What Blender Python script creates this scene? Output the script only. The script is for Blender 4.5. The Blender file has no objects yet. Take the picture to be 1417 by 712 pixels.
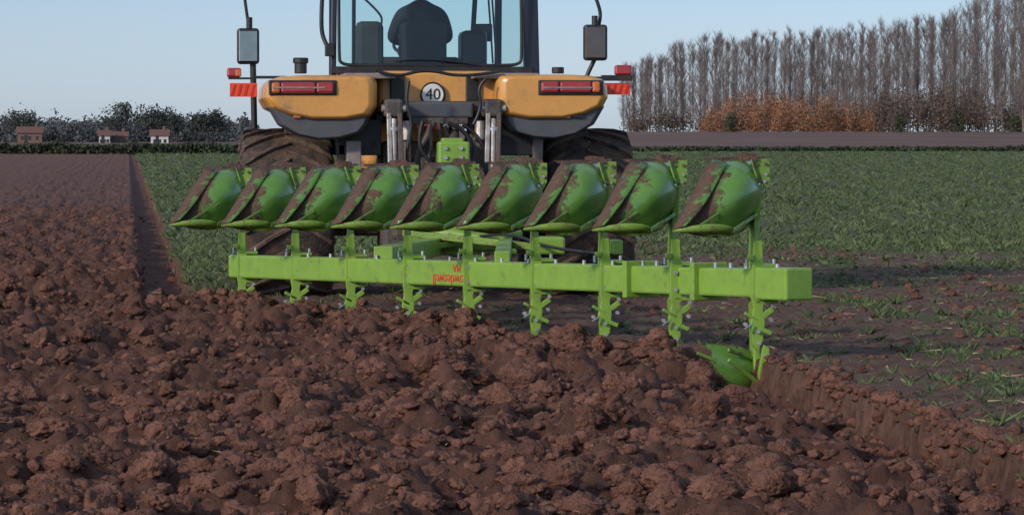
import bpy, bmesh, math, random
import numpy as np
from mathutils import Vector, Matrix, Euler
random.seed(4); rng=np.random.default_rng(7)
F=5520.0; EYE=1.56
YAW=-math.atan((708.5-177)/F); PITCH=math.atan(169/F)
ROT=Euler((math.pi/2-PITCH,0,YAW),'XYZ').to_matrix()
def S(u,v,Y):
    """surveyed point: bearing/elevation of the point as read off the photo + its real distance Y -> metres"""
    d=ROT@Vector(((u-708.5)/F,(356-v)/F,-1)); t=Y/d.y
    return Vector((d.x*t,Y,EYE+d.z*t))
scene=bpy.context.scene; col=scene.collection
# ------------------------------------------------ materials
def mat(name,c1,c2=None,rough=.6,metal=0,scale=8,bump=0,bscale=40,detail=4,coat=0,dirt=None,dirt_amt=.5,dscale=5,spec=.5,edge=False):
    m=bpy.data.materials.new(name); m.use_nodes=True; nt=m.node_tree; N=nt.nodes; L=nt.links
    b=N['Principled BSDF']; b.inputs['Roughness'].default_value=rough; b.inputs['Metallic'].default_value=metal
    b.inputs['Coat Weight'].default_value=coat; b.inputs['Specular IOR Level'].default_value=spec
    geo=N.new('ShaderNodeNewGeometry')
    def noise(s,d=detail):
        n=N.new('ShaderNodeTexNoise'); n.inputs['Scale'].default_value=s; n.inputs['Detail'].default_value=d
        L.new(geo.outputs['Position'],n.inputs['Vector']); return n
    c2=c2 or tuple(x*.75 for x in c1)
    n=noise(scale); r=N.new('ShaderNodeValToRGB'); r.color_ramp.elements[0].position=.33; r.color_ramp.elements[1].position=.67
    r.color_ramp.elements[0].color=(*c2,1); r.color_ramp.elements[1].color=(*c1,1)
    L.new(n.outputs['Fac'],r.inputs['Fac']); out=r.outputs['Color']
    if dirt:
        dn=noise(dscale,7); dn.inputs['Roughness'].default_value=.68; dr=N.new('ShaderNodeValToRGB'); dr.color_ramp.elements[0].position=.62-dirt_amt*.35; dr.color_ramp.elements[1].position=.80-dirt_amt*.35
        fac=dn.outputs['Fac']
        if edge:
            at=N.new('ShaderNodeVertexColor'); at.layer_name='edge'; ad=N.new('ShaderNodeMath'); ad.operation='ADD'; L.new(fac,ad.inputs[0]); L.new(at.outputs['Color'],ad.inputs[1]); fac=ad.outputs[0]
            dr.color_ramp.elements[0].position=.76; dr.color_ramp.elements[1].position=.85
        L.new(fac,dr.inputs['Fac']); mx=N.new('ShaderNodeMix'); mx.data_type='RGBA'
        dc=N.new('ShaderNodeMix'); dc.data_type='RGBA'; L.new(noise(25,5).outputs['Fac'],dc.inputs['Factor']); dc.inputs['A'].default_value=(*[x*.45 for x in dirt],1); dc.inputs['B'].default_value=(*[x*1.35 for x in dirt],1)
        L.new(dr.outputs['Color'],mx.inputs['Factor']); L.new(out,mx.inputs['A']); L.new(dc.outputs['Result'],mx.inputs['B']); out=mx.outputs['Result']
        rr=N.new('ShaderNodeMix'); L.new(dr.outputs['Color'],rr.inputs['Factor']); rr.inputs['A'].default_value=rough; rr.inputs['B'].default_value=.9
        L.new(rr.outputs['Result'],b.inputs['Roughness'])
        if coat:
            cc=N.new('ShaderNodeMix'); L.new(dr.outputs['Color'],cc.inputs['Factor']); cc.inputs['A'].default_value=coat; cc.inputs['B'].default_value=0; L.new(cc.outputs['Result'],b.inputs['Coat Weight'])
        if edge:
            bp=N.new('ShaderNodeBump'); bp.inputs['Strength'].default_value=.7; bp.inputs['Distance'].default_value=.02; ml=N.new('ShaderNodeMath'); ml.operation='MULTIPLY'; L.new(dr.outputs['Color'],ml.inputs[0]); L.new(noise(30,5).outputs['Fac'],ml.inputs[1]); L.new(ml.outputs[0],bp.inputs['Height']); L.new(bp.outputs[0],b.inputs['Normal'])
    L.new(out,b.inputs['Base Color'])
    if bump:
        bn=noise(bscale,5); bp=N.new('ShaderNodeBump'); bp.inputs['Strength'].default_value=bump; bp.inputs['Distance'].default_value=.03
        L.new(bn.outputs['Fac'],bp.inputs['Height']); L.new(bp.outputs['Normal'],b.inputs['Normal'])
    return m
SOILC=(.12,.058,.04)
M_lime=mat('lime_paint',(.20,.345,.045),(.165,.30,.04),rough=.42,coat=.1,dirt=(.12,.12,.05),dirt_amt=0.16,dscale=7)
M_limed=mat('lime_paint_dirty',(.17,.30,.045),(.12,.22,.035),rough=.5,dirt=SOILC,dirt_amt=.34,dscale=14)
M_board=mat('mouldboard_green',(.115,.26,.045),(.08,.19,.035),rough=.28,coat=.3,dirt=(.10,.055,.038),dscale=8,edge=True)
M_share=mat('soiled_steel',(.105,.05,.036),(.035,.02,.017),rough=.8,scale=14,bump=.7,bscale=50,dirt=(.09,.14,.05),dirt_amt=.12,dscale=16)
M_yel=mat('yellow_paint',(.62,.30,.075),(.55,.265,.065),rough=.38,coat=.25,dirt=(.32,.19,.09),dirt_amt=.18,dscale=4)
M_grey=mat('grey_plastic',(.075,.08,.095),(.06,.065,.08),rough=.55,dirt=(.1,.08,.06),dirt_amt=.25)
M_plate=mat('grey_plate',(.25,.21,.20),(.18,.155,.15),rough=.6,dirt=(.14,.10,.08),dirt_amt=.3)
M_blk=mat('black_steel',(.018,.019,.022),(.01,.01,.012),rough=.45,dirt=(.05,.032,.024),dirt_amt=.2)
M_cast=mat('cast_iron',(.085,.075,.07),(.04,.034,.033),rough=.6,dirt=(.12,.075,.055),dirt_amt=.45,bump=.3)
M_steel=mat('worn_steel',(.46,.44,.42),(.24,.21,.19),rough=.4,metal=.5,dirt=(.14,.09,.07),dirt_amt=.3,dscale=14)
M_bolt=mat('zinc_bolt',(.5,.51,.53),(.3,.3,.32),rough=.4,metal=.6)
M_rub=mat('tyre_rubber',(.035,.03,.028),(.02,.019,.018),rough=.8,dirt=(.11,.065,.047),dirt_amt=.6,dscale=6,bump=.4)
M_lug=mat('tyre_lug',(.05,.04,.035),(.025,.022,.021),rough=.8,dirt=(.13,.08,.055),dirt_amt=.6,dscale=8,bump=.4)
M_navy=mat('navy_pillar',(.012,.015,.03),rough=.35)
M_red=mat('red_lens',(.35,.02,.03),(.28,.015,.02),rough=.15,coat=.6,scale=30)
M_org=mat('orange_lens',(.55,.12,.02),rough=.15,coat=.6)
M_refl=mat('red_orange_reflector',(.80,.09,.02),(.65,.05,.02),rough=.3,scale=60)
M_white=mat('white_plate',(.75,.75,.72),rough=.4)
M_mir=mat('mirror_glass',(.35,.38,.38),rough=.12,metal=1)
M_decal=mat('red_decal',(.6,.03,.02),rough=.5)
M_blackd=mat('black_decal',(.01,.01,.01),rough=.5)
M_cloth=mat('dark_jacket',(.025,.028,.038),rough=.9,bump=.3)
M_skin=mat('skin',(.45,.25,.18),rough=.5)
M_hair=mat('hair',(.03,.02,.015),rough=.8)
M_seat=mat('seat_fabric',(.04,.044,.05),rough=.85)
M_bark_haze=mat('bark_haze',(.175,.14,.13),(.11,.092,.088),rough=.9,scale=.12)  # poplar bark colour lightened for distance haze, warmed for the low sun
M_bark2=mat('bark_dark',(.05,.045,.045),rough=.9,scale=.5)
M_thick=mat('autumn_leaf',(.28,.12,.055),(.13,.078,.048),rough=.8,scale=.18)
M_thickb=mat('brown_twigs',(.12,.08,.06),(.06,.048,.04),rough=.9,scale=.15)
M_dtree_haze=mat('distant_leaf_haze',(.08,.09,.097),(.05,.058,.065),rough=.9,scale=.2)  # blue-grey of the distance haze is mixed into this leaf colour
M_dtree2=mat('tree_leaf',(.05,.06,.05),(.03,.036,.032),rough=.9,scale=.3)
M_hedge=mat('hedge_leaf',(.05,.065,.03),(.02,.028,.014),rough=.9,scale=.8)
M_ever=mat('evergreen_leaf',(.045,.055,.025),(.025,.03,.016),rough=.9,scale=.4)
M_roof=mat('roof_tile',(.15,.075,.06),rough=.8); M_brick=mat('brick',(.16,.095,.08),rough=.8); M_rend=mat('render_white',(.6,.58,.55),rough=.8)
M_glassd=mat('dark_window',(.03,.035,.04),rough=.1)
M_grass=mat('grass_blade',(.105,.145,.05),(.05,.078,.028),rough=.65,scale=1.3,detail=5)
M_straw=mat('straw',(.3,.22,.14),rough=.8)
g=bpy.data.materials.new('cab_glass'); g.use_nodes=True; nt=g.node_tree; nt.nodes.clear()
o=nt.nodes.new('ShaderNodeOutputMaterial'); mx=nt.nodes.new('ShaderNodeMixShader'); tr=nt.nodes.new('ShaderNodeBsdfTransparent'); gl=nt.nodes.new('ShaderNodeBsdfGlossy')
tr.inputs[0].default_value=(.84,.95,.94,1); gl.inputs['Roughness'].default_value=.04; fr=nt.nodes.new('ShaderNodeFresnel'); fr.inputs[0].default_value=1.5
nt.links.new(fr.outputs[0],mx.inputs[0]); nt.links.new(tr.outputs[0],mx.inputs[1]); nt.links.new(gl.outputs[0],mx.inputs[2]); nt.links.new(mx.outputs[0],o.inputs[0]); M_glass=g
# ------------------------------------------------ object helpers
PAR=[None]
def empty(name,loc):
    e=bpy.data.objects.new(name,None); e.location=loc; e.empty_display_size=.3; col.objects.link(e); PAR[0]=e; return e
def link(o,m=None):
    col.objects.link(o)
    if m is not None and hasattr(o.data,'materials'): o.data.materials.append(m)
    if PAR[0]:
        o.parent=PAR[0]; o.matrix_parent_inverse=Matrix.Translation(-PAR[0].location)
    return o
def mesh(name,vs,fs,m,smooth=False,bevel=0,seg=2):
    me=bpy.data.meshes.new(name); me.from_pydata([tuple(v) for v in vs],[],fs)
    bm=bmesh.new(); bm.from_mesh(me); bmesh.ops.recalc_face_normals(bm,faces=bm.faces); bm.to_mesh(me); bm.free()
    if smooth: me.polygons.foreach_set('use_smooth',[True]*len(me.polygons))
    o=link(bpy.data.objects.new(name,me),m)
    if bevel:
        b=o.modifiers.new('b','BEVEL'); b.width=bevel; b.segments=seg; b.limit_method='ANGLE'; b.angle_limit=.5
    return o
BF=[(0,1,2,3),(4,7,6,5),(0,4,5,1),(1,5,6,2),(2,6,7,3),(3,7,4,0)]
def box(name,c,s,m,rot=None,bevel=.006):
    R=rot or Matrix.Identity(3); h=Vector(s)/2
    vs=[Vector(c)+R@Vector((x*h.x,y*h.y,z*h.z)) for y in(-1,1) for x,z in((-1,-1),(1,-1),(1,1),(-1,1))]
    return mesh(name,vs,BF,m,bevel=bevel)
def bx(name,u0,v0,u1,v1,Y0,Y1,m,bevel=.01):
    a=S(u0,v0,Y0); b=S(u1,v1,Y0)
    return box(name,((a.x+b.x)/2,(Y0+Y1)/2,(a.z+b.z)/2),(abs(b.x-a.x),Y1-Y0,abs(a.z-b.z)),m,bevel=bevel)
def beam(name,p0,p1,w,h,m,bevel=.008,up=Vector((0,0,1))):
    p0=Vector(p0);p1=Vector(p1); d=(p1-p0).normalized(); s=d.cross(up).normalized(); u=s.cross(d)
    vs=[p+s*x*w/2+u*z*h/2 for p in(p0,p1) for x,z in((-1,-1),(1,-1),(1,1),(-1,1))]
    return mesh(name,vs,BF,m,bevel=bevel)
def cyl(name,p0,p1,r,m,r2=None,n=20):
    p0=Vector(p0);p1=Vector(p1);r2=r if r2 is None else r2; d=(p1-p0).normalized(); a=d.orthogonal().normalized(); b=d.cross(a)
    vs=[];
    for p,q in((p0,r),(p1,r2)):
        vs+=[p+(a*math.cos(t)+b*math.sin(t))*q for t in[2*math.pi*i/n for i in range(n)]]
    fs=[(i,(i+1)%n,n+(i+1)%n,n+i) for i in range(n)]+[tuple(range(n-1,-1,-1)),tuple(range(n,2*n))]
    return mesh(name,vs,fs,m,bevel=min(r,r2)*.12 if min(r,r2)>.02 else 0,seg=1)
def tube(name,pts,r,m):
    c=bpy.data.curves.new(name,'CURVE'); c.dimensions='3D'; c.bevel_depth=r; c.bevel_resolution=3; c.use_fill_caps=True
    s=c.splines.new('NURBS'); s.points.add(len(pts)-1); s.use_endpoint_u=True; s.order_u=3
    for p,q in zip(s.points,pts): p.co=(*q,1)
    return link(bpy.data.objects.new(name,c),m)
def prism(name,uv,Y0,Y1,m,bevel=.01,smooth=False):
    a=[S(u,v,Y0) for u,v in uv]; n=len(a); b=[p+Vector((0,Y1-Y0,0)) for p in a]
    return mesh(name,a+b,[tuple(range(n)),tuple(range(2*n-1,n-1,-1))]+[(i,(i+1)%n,n+(i+1)%n,n+i) for i in range(n)],m,bevel=bevel,seg=3,smooth=smooth)
def text(name,body,size,m,M):
    c=bpy.data.curves.new(name,'FONT'); c.body=body; c.size=size; c.extrude=.0015; c.align_x='CENTER'; c.align_y='CENTER'; c.materials.append(m)
    o=bpy.data.objects.new(name,c); col.objects.link(o); o.matrix_world=M
    if PAR[0]: o.parent=PAR[0]; o.matrix_parent_inverse=Matrix.Translation(-PAR[0].location)
    return o
def bigmesh(name,V,Fc,m,smooth=False,attr=None):
    me=bpy.data.meshes.new(name); V=np.ascontiguousarray(V,dtype=np.float32); Fc=np.ascontiguousarray(Fc,dtype=np.int32); k=Fc.shape[1]
    me.vertices.add(len(V)); me.vertices.foreach_set('co',V.ravel()); me.loops.add(Fc.size); me.loops.foreach_set('vertex_index',Fc.ravel())
    me.polygons.add(len(Fc)); me.polygons.foreach_set('loop_start',np.arange(0,Fc.size,k,dtype=np.int32)); me.polygons.foreach_set('loop_total',np.full(len(Fc),k,dtype=np.int32))
    me.polygons.foreach_set('use_smooth',np.full(len(Fc),smooth)); me.update(calc_edges=True)
    if attr is not None:
        a=me.color_attributes.new('mask','FLOAT_COLOR','POINT'); a.data.foreach_set('color',np.ascontiguousarray(attr,dtype=np.float32).ravel())
    return link(bpy.data.objects.new(name,me),m)
def ribbons(P0,P1,w):
    P0=np.asarray(P0);P1=np.asarray(P1); d=P1-P0; n=np.cross(d,rng.normal(size=d.shape)); n/=np.linalg.norm(n,axis=1,keepdims=True)+1e-9
    w=np.asarray(w).reshape(-1,1); V=np.stack([P0-n*w/2,P0+n*w/2,P1],1).reshape(-1,3)
    return V,np.arange(len(V)).reshape(-1,3)
def leaves(C,s):
    n=len(C); a=rng.normal(size=(n,3)); a/=np.linalg.norm(a,axis=1,keepdims=True); b=np.cross(a,rng.normal(size=(n,3))); b/=np.linalg.norm(b,axis=1,keepdims=True)
    s=np.asarray(s).reshape(-1,1)/2; V=np.stack([C-a*s,C-b*s*.7,C+a*s,C+b*s*.7],1).reshape(-1,3)
    return V,np.arange(len(V)).reshape(-1,4)
# ------------------------------------------------ noise
perm=rng.permutation(1024); ang=rng.random(1024)*2*np.pi; rv=rng.random((1024,3))
def hsh(ix,iy,s): return perm[(perm[(ix+s*37)&1023]+iy)&1023]
def perlin(x,y,s=0):
    x,y=np.broadcast_arrays(x,y); ix=np.floor(x).astype(int); iy=np.floor(y).astype(int); fx=x-ix; fy=y-iy
    def gr(dx,dy):
        a=ang[hsh(ix+dx,iy+dy,s)]; return np.cos(a)*(fx-dx)+np.sin(a)*(fy-dy)
    u=fx*fx*fx*(fx*(fx*6-15)+10); v=fy*fy*fy*(fy*(fy*6-15)+10)
    return (gr(0,0)*(1-u)+gr(1,0)*u)*(1-v)+(gr(0,1)*(1-u)+gr(1,1)*u)*v
def worley(x,y,s=0):
    ix=np.floor(x).astype(int); iy=np.floor(y).astype(int); best=np.full(x.shape,9.); rr=np.zeros(x.shape)
    for dx in(-1,0,1):
        for dy in(-1,0,1):
            h=hsh(ix+dx,iy+dy,s); px=ix+dx+rv[h,0]; py=iy+dy+rv[h,1]; d=np.hypot(px-x,py-y); k=d<best; best=np.where(k,d,best); rr=np.where(k,rv[h,2],rr)
    return best,rr
def sm(t): t=np.clip(t,0,1); return t*t*(3-2*t)
def yplough(X): return 35.45-(X-1)*2.28
def masks(X,Y):
    wob=.06*perlin(Y*1.1,0*Y+3.3,1)+.06*perlin(Y*4,0*Y+7.7,2)+.03*perlin(Y*11,0*Y+1.7,3)
    XL=.65+wob; XR=4.42+wob
    left=sm((XL-X)/.055); mid=sm((XR-X)/.055)*sm((yplough(X)-Y)/.3)
    m=np.maximum(left,mid)
    f1=sm((X-3.62+.22*perlin(Y*1.5,X*1.5,5))/.35)*(X>1)
    f2=sm((X-.05+.1*perlin(Y,X,6))/.2)*sm((Y-36.4)/1.0)*(X<1)
    near=(Y<384)
    return m*near,np.maximum(f1,f2)
def dome(x,y,sc,s,jit=.45):
    wx=x/sc+jit*perlin(x/sc*1.7,y/sc*1.7,s+11); wy=y/sc+jit*perlin(x/sc*1.7,y/sc*1.7,s+12)
    F1,r=worley(wx,wy,s); return np.sqrt(np.clip(1-(F1/.62)**2,0,1))*(.15+.85*r*r)
def rise(X,Y): return 2.25*sm((Y-375)/420)*sm((X-20)/45)
def height(X,Y):
    m,fm=masks(X,Y)
    far=1/(1+np.maximum(0,Y-45)/60)
    hp=-.03+.03*np.sin(2*np.pi*(X+.45*perlin(X*.8,Y*.35,20))/.45)*(.4+1.6*np.abs(perlin(X*.9,Y*.22,39)))+(.15*perlin(X*.9,Y*.7,21)+.13*perlin(X*2.3,Y*2.0,22))*(.35+.65*far)
    hp=hp+(.13*dome(X,Y,.38,30)*sm(.5+1.5*perlin(X*.6,Y*.6,36))+.095*dome(X,Y,.18,31)+.05*dome(X,Y,.09,32)+.05*perlin(X*7,Y*7,23)+.038*perlin(X*15,Y*15,24)+.02*perlin(X*27,Y*27,38))*(.3+.7*far)
    hp=hp-.10*sm((X-2.6)/1.1)*(X<5)*(Y<40)
    dl=(yplough(X)-.75-Y)*.40
    hp=hp+.04*np.exp(-(dl/.26)**2)*(X>.7)*(X<3.75)*(1+1.6*perlin(X*2.6,Y*1.2,48))
    hp=hp+.27*np.exp(-((X-3.78)**2/.06+(Y-27.45)**2/.14))
    hf=-.245+.02*perlin(X*3,Y*3,25)+.03*dome(X,Y,.15,33)*(perlin(X*2,Y*2,27)>.05)
    hp=hp*(1-fm)+hf*fm+.16*np.exp(-((X-3.84)**2/.03+(Y-27.2)**2/.10))*fm
    hu=.02*perlin(X*.8,Y*.8,26)+.022*perlin(X*5,Y*5,28)+.018*perlin(X*14,Y*14,29)+.035*dome(X,Y,.12,34)*(perlin(X*1.5,Y*1.5,35)>.05)
    fade=1/(1+np.maximum(0,Y-60)/120)
    return np.where(Y<384,m*hp*np.sqrt(fade)+(1-m)*hu*fade,0)+rise(X,Y)
def green(X,Y):
    m,fm=masks(X,Y)
    e=49+7*perlin(X*.25,Y*.06,41)-.45*np.maximum(0,X-7)
    a=sm((Y-e)/10)*(.85+1.0*perlin(X*.5,Y*.14,42))
    b=.16+.8*np.clip(perlin(X*1.1,Y*.35,43)-.02,0,1)*2*sm((X-4.5)/1.5)
    c=(X<1.9)*sm((Y-37)/5)*.75
    g=np.maximum(np.maximum(a,b*.8),c)
    return np.clip(g,0,1)*(1-m)*(Y<384)
# ------------------------------------------------ ground sheet
def spacing():
    xs=list(np.arange(-2.4,4.9,.026)); s=.026
    a=xs[-1]; R=[]; 
    while a<2500: s=min(s*1.035,max(.05,(a-4.9)*.08+.05)); a+=s; R.append(a)
    a=xs[0]; s=.03; Lf=[]
    while a>-2500: s=min(s*1.035,max(.05,(-2.4-a)*.08+.05)); a-=s; Lf.append(a)
    return np.array(Lf[::-1]+xs+R)
xs=spacing(); ys=list(np.arange(-60,13,2.0)); y=13.
while y<85: ys.append(y); y*=1.0018
while y<4000: ys.append(y); y*=1.010
ys=np.array(ys); X,Y=np.meshgrid(xs,ys); Z=height(X,Y); m,fm=masks(X,Y); G=green(X,Y)
steep=sm((np.abs(np.gradient(Z,axis=1)/np.gradient(X,axis=1))-1.2)/1.5)*((np.abs(X-4.4)<.2)|(np.abs(X-.62)<.2))
A=np.stack([m,G,(Y>384)*1.,steep],-1)
nr,nc=X.shape; idx=np.arange(nr*nc).reshape(nr,nc); Fq=np.stack([idx[:-1,:-1],idx[:-1,1:],idx[1:,1:],idx[1:,:-1]],-1).reshape(-1,4)
def ground_mat():
    m=bpy.data.materials.new('field_ground'); m.use_nodes=True; nt=m.node_tree; N=nt.nodes; L=nt.links; b=N['Principled BSDF']
    b.inputs['Specular IOR Level'].default_value=.25; b.inputs['Roughness'].default_value=.85
    at=N.new('ShaderNodeVertexColor'); at.layer_name='mask'; sp=N.new('ShaderNodeSeparateColor'); L.new(at.outputs['Color'],sp.inputs[0])
    geo=N.new('ShaderNodeNewGeometry')
    def noise(s,d=4,r=.6):
        n=N.new('ShaderNodeTexNoise'); n.inputs['Scale'].default_value=s; n.inputs['Detail'].default_value=d; n.inputs['Roughness'].default_value=r; L.new(geo.outputs['Position'],n.inputs['Vector']); return n.outputs['Fac']
    def ramp(f,a,b_,p0=.35,p1=.65):
        r=N.new('ShaderNodeValToRGB'); r.color_ramp.elements[0].position=p0; r.color_ramp.elements[1].position=p1; r.color_ramp.elements[0].color=(*a,1); r.color_ramp.elements[1].color=(*b_,1); L.new(f,r.inputs[0]); return r.outputs[0]
    def mix(f,a,b_):
        x=N.new('ShaderNodeMix'); x.data_type='RGBA'; L.new(f,x.inputs['Factor']); L.new(a,x.inputs['A']); L.new(b_,x.inputs['B']); return x.outputs['Result']
    def math_(op,a,b_):
        x=N.new('ShaderNodeMath'); x.operation=op
        for i,q in enumerate((a,b_)):
            if isinstance(q,(int,float)): x.inputs[i].default_value=q
            else: L.new(q,x.inputs[i])
        x.use_clamp=True; return x.outputs[0]
    pl=ramp(noise(7,6),(.075,.034,.025),(.175,.083,.059)); pl=mix(math_('MULTIPLY',noise(.7,2),.5),pl,ramp(noise(1.7,3),(.07,.033,.025),(.16,.078,.056)))
    un=ramp(noise(6,5),(.085,.047,.036),(.175,.108,.085)); gr=ramp(noise(9,5),(.04,.058,.024),(.09,.12,.05))
    fb=ramp(noise(.05,5),(.09,.052,.042),(.15,.088,.068))
    gm=math_('MULTIPLY',math_('SUBTRACT',math_('ADD',sp.outputs[1],noise(4,6,.7)),.66),4)
    gm=math_('MULTIPLY',gm,math_('MINIMUM',math_('MULTIPLY',sp.outputs[1],2.2),.85))
    wallc=ramp(noise(9,5),(.075,.036,.026),(.20,.108,.08))
    c=mix(gm,un,gr); c=mix(sp.outputs[0],c,pl); c=mix(at.outputs['Alpha'],c,wallc); c=mix(sp.outputs[2],c,fb); L.new(c,b.inputs['Base Color'])
    bp=N.new('ShaderNodeBump'); bp.inputs['Strength'].default_value=1; bp.inputs['Distance'].default_value=.04; L.new(noise(30,7,.75),bp.inputs['Height']); L.new(bp.outputs[0],b.inputs['Normal'])
    return m
M_ground=ground_mat()
PAR[0]=None
bigmesh('ground',np.stack([X,Y,Z],-1).reshape(-1,3),Fq,M_ground,smooth=True,attr=A.reshape(-1,4))
# ------------------------------------------------ clods
def ico(sub):
    bm=bmesh.new(); bmesh.ops.create_icosphere(bm,subdivisions=sub,radius=1); v=np.array([q.co[:] for q in bm.verts]); bm.verts.index_update(); f=np.array([[q.index for q in p.verts] for p in bm.faces]); bm.free(); return v,f
def clodvar(sub):
    v,f=ico(sub); v=v.copy()
    for k in range(8):
        n=rng.normal(size=3); n/=np.linalg.norm(n); d=rng.uniform(.5,.9); t=v@n-d; v-=np.outer(np.maximum(t,0)*.8,n)
    nrm=v/np.linalg.norm(v,axis=1,keepdims=True); r=0
    for fq,am in((1.9,.34),(4.3,.28),(9.5,.18 if sub>2 else 0),(17,.10 if sub>3 else 0)):
        r=r+am*perlin(v[:,0]*fq+v[:,2]*fq*.7,v[:,1]*fq-v[:,2]*fq*.6,int(rng.integers(90)))
    return v+nrm*r[:,None],f
var={0:[clodvar(1) for _ in range(12)],1:[clodvar(2) for _ in range(12)],2:[clodvar(3) for _ in range(12)],3:[clodvar(4) for _ in range(10)]}
def scatter_clods(PX,PY,R,emb=.12):
    VV=[];FF=[];off=0; H=height(PX,PY)
    for x,y,z,r in zip(PX,PY,H,R):
        lv=0 if r<.021 else 1 if r<.038 else 2 if r<.07 else 3
        v,f=random.choice(var[lv]); q=Euler((random.uniform(0,6.3),random.uniform(0,6.3),random.uniform(0,6.3))).to_matrix()
        s=np.diag([r*random.uniform(.8,1.3),r*random.uniform(.75,1.15),r*random.uniform(.55,.9)])
        vv=(v@np.array(q).T)@s+np.array([x,y,z+r*emb]); VV.append(vv); FF.append(f+off); off+=len(v)
    return np.concatenate(VV),np.concatenate(FF)
def pick(n,x0,x1,y0,y1,rmin,rmax,pw,cond):
    PY=1/rng.uniform(1/y1,1/y0,n); PX=rng.uniform(x0,x1,n); k=cond(PX,PY)&(perlin(PX*1.1,PY*.9,77)+rng.normal(size=n)*.25>-.16); PX=PX[k];PY=PY[k]
    return PX,PY,np.clip(rmin*(1-rng.random(len(PX)))**(-1/pw),0,rmax)
def cplough(X,Y):
    m,f=masks(X,Y); return (m>.95)&((f<.45)|(rng.random(X.shape)<.10))
SETS=[pick(24000,-2.4,4.35,15,37,.010,.04,1.9,cplough),pick(5200,-2.4,4.2,15,37,.03,.095,2.3,cplough),pick(300,-2,3.6,16,36,.07,.13,4.5,cplough),pick(5000,-4,.6,34,85,.022,.09,2.3,cplough)]
n=1500;t=rng.random(n); ex=.75+t*3.0; ey=yplough(ex)-.1-rng.random(n)**1.2*1.6; SETS.append((ex,ey,np.clip(.02*(1-rng.random(n))**(-1/1.9),0,.085)))
n=420;a=rng.normal(size=n)*.17+3.77;b=rng.normal(size=n)*.3+27.35; SETS.append((a,b,rng.uniform(.02,.07,n)))
n=300;SETS.append((rng.uniform(3.95,4.36,n),rng.uniform(16,28,n),rng.uniform(.01,.04,n)))
n=620;wy=rng.uniform(15,27.4,n); rim=4.44+.06*perlin(wy*1.1,0*wy+3.3,1)+.06*perlin(wy*4,0*wy+7.7,2)+rng.normal(size=n)*.035; SETS.append((rim,wy,rng.uniform(.015,.05,n)))
n=3600;SETS.append((rng.uniform(4.5,9.5,n),rng.uniform(17,58,n),np.clip(.011*(1-rng.random(n))**(-1/2.3),0,.055)))
PX,PY,PR=[np.concatenate([s[i] for s in SETS]) for i in range(3)]
k=~((PX>3.95)&(PX<4.44)&(PY>25.6)&(PY<28)&(PR>.03)); PX,PY,PR=PX[k],PY[k],PR[k]
V,Fc=scatter_clods(PX,PY,PR)
M_clod=mat('clod_soil',(.185,.088,.062),(.080,.037,.028),rough=.88,scale=7,bump=1.0,bscale=45,detail=6,spec=.25)
bigmesh('soil_clods',V,Fc,M_clod,smooth=True)
# ------------------------------------------------ grass + weeds
def tufts(n,y0,y1,k0,k1,hgt,nb,wd=1):
    Yt=np.exp(rng.uniform(np.log(y0),np.log(y1),n)); Xt=Yt*rng.uniform(k0,k1,n); gg=green(Xt,Yt); k=rng.random(n)<gg*1.1-.05; Xt=Xt[k];Yt=Yt[k]; Zt=height(Xt,Yt)
    n=len(Xt); sz=hgt*(.4+rng.random(n)**2*1.5)*(1+Yt/220); B=np.repeat(np.stack([Xt,Yt,Zt],1),nb,0); s=np.repeat(sz,nb)[:,None]
    a=rng.random(len(B))*6.283; rad=np.stack([np.cos(a),np.sin(a),0*a],1)
    P0=B+rad*s*.35*rng.random((len(B),1)); P1=P0+rad*s*rng.uniform(.3,1.2,(len(B),1))+np.array([0,0,1])*s*rng.uniform(.2,.8,(len(B),1))
    P0[:,2]-=.01
    return ribbons(P0,P1,(s[:,0]*rng.uniform(.16,.34,len(B))*wd))
V1,F1=tufts(48000,17,60,.01,.32,.048,12); V2,F2=tufts(64000,45,370,.0,.30,.068,8)
bigmesh('grass',np.concatenate([V1,V2]),np.concatenate([F1,F2+len(V1)]),M_grass)
n=1500; px=np.concatenate([rng.uniform(-2,4.3,300),rng.uniform(4.5,10,1200)]); py=rng.uniform(16,50,n); pz=height(px,py)+.025; d=rng.normal(size=(n,3))*[.06,.06,.012]
Vs,Fs=ribbons(np.stack([px,py,pz],1),np.stack([px,py,pz],1)+d,np.full(n,.012)); bigmesh('straw',Vs,Fs,M_straw)
# ------------------------------------------------ hedges
def strip(name,x0,x1,Y0,dep,h,n,s):
    C=np.stack([rng.uniform(x0,x1,n),Y0+rng.uniform(0,dep,n),np.zeros(n)],1); top=h*(.85+.35*perlin(C[:,0]*.25,C[:,0]*0,51)+.2*perlin(C[:,0]*1.1,C[:,0]*0,52))
    C[:,2]=rise(C[:,0],C[:,1])+rng.random(n)*top; V,Fc=leaves(C,rng.uniform(.5,1.2,n)*s); bigmesh(name,V,Fc,M_hedge)
strip('hedge',-60,14,333,2.5,.95,18000,.4); strip('hedge',14,160,378,2,.5,16000,.4)
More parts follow.
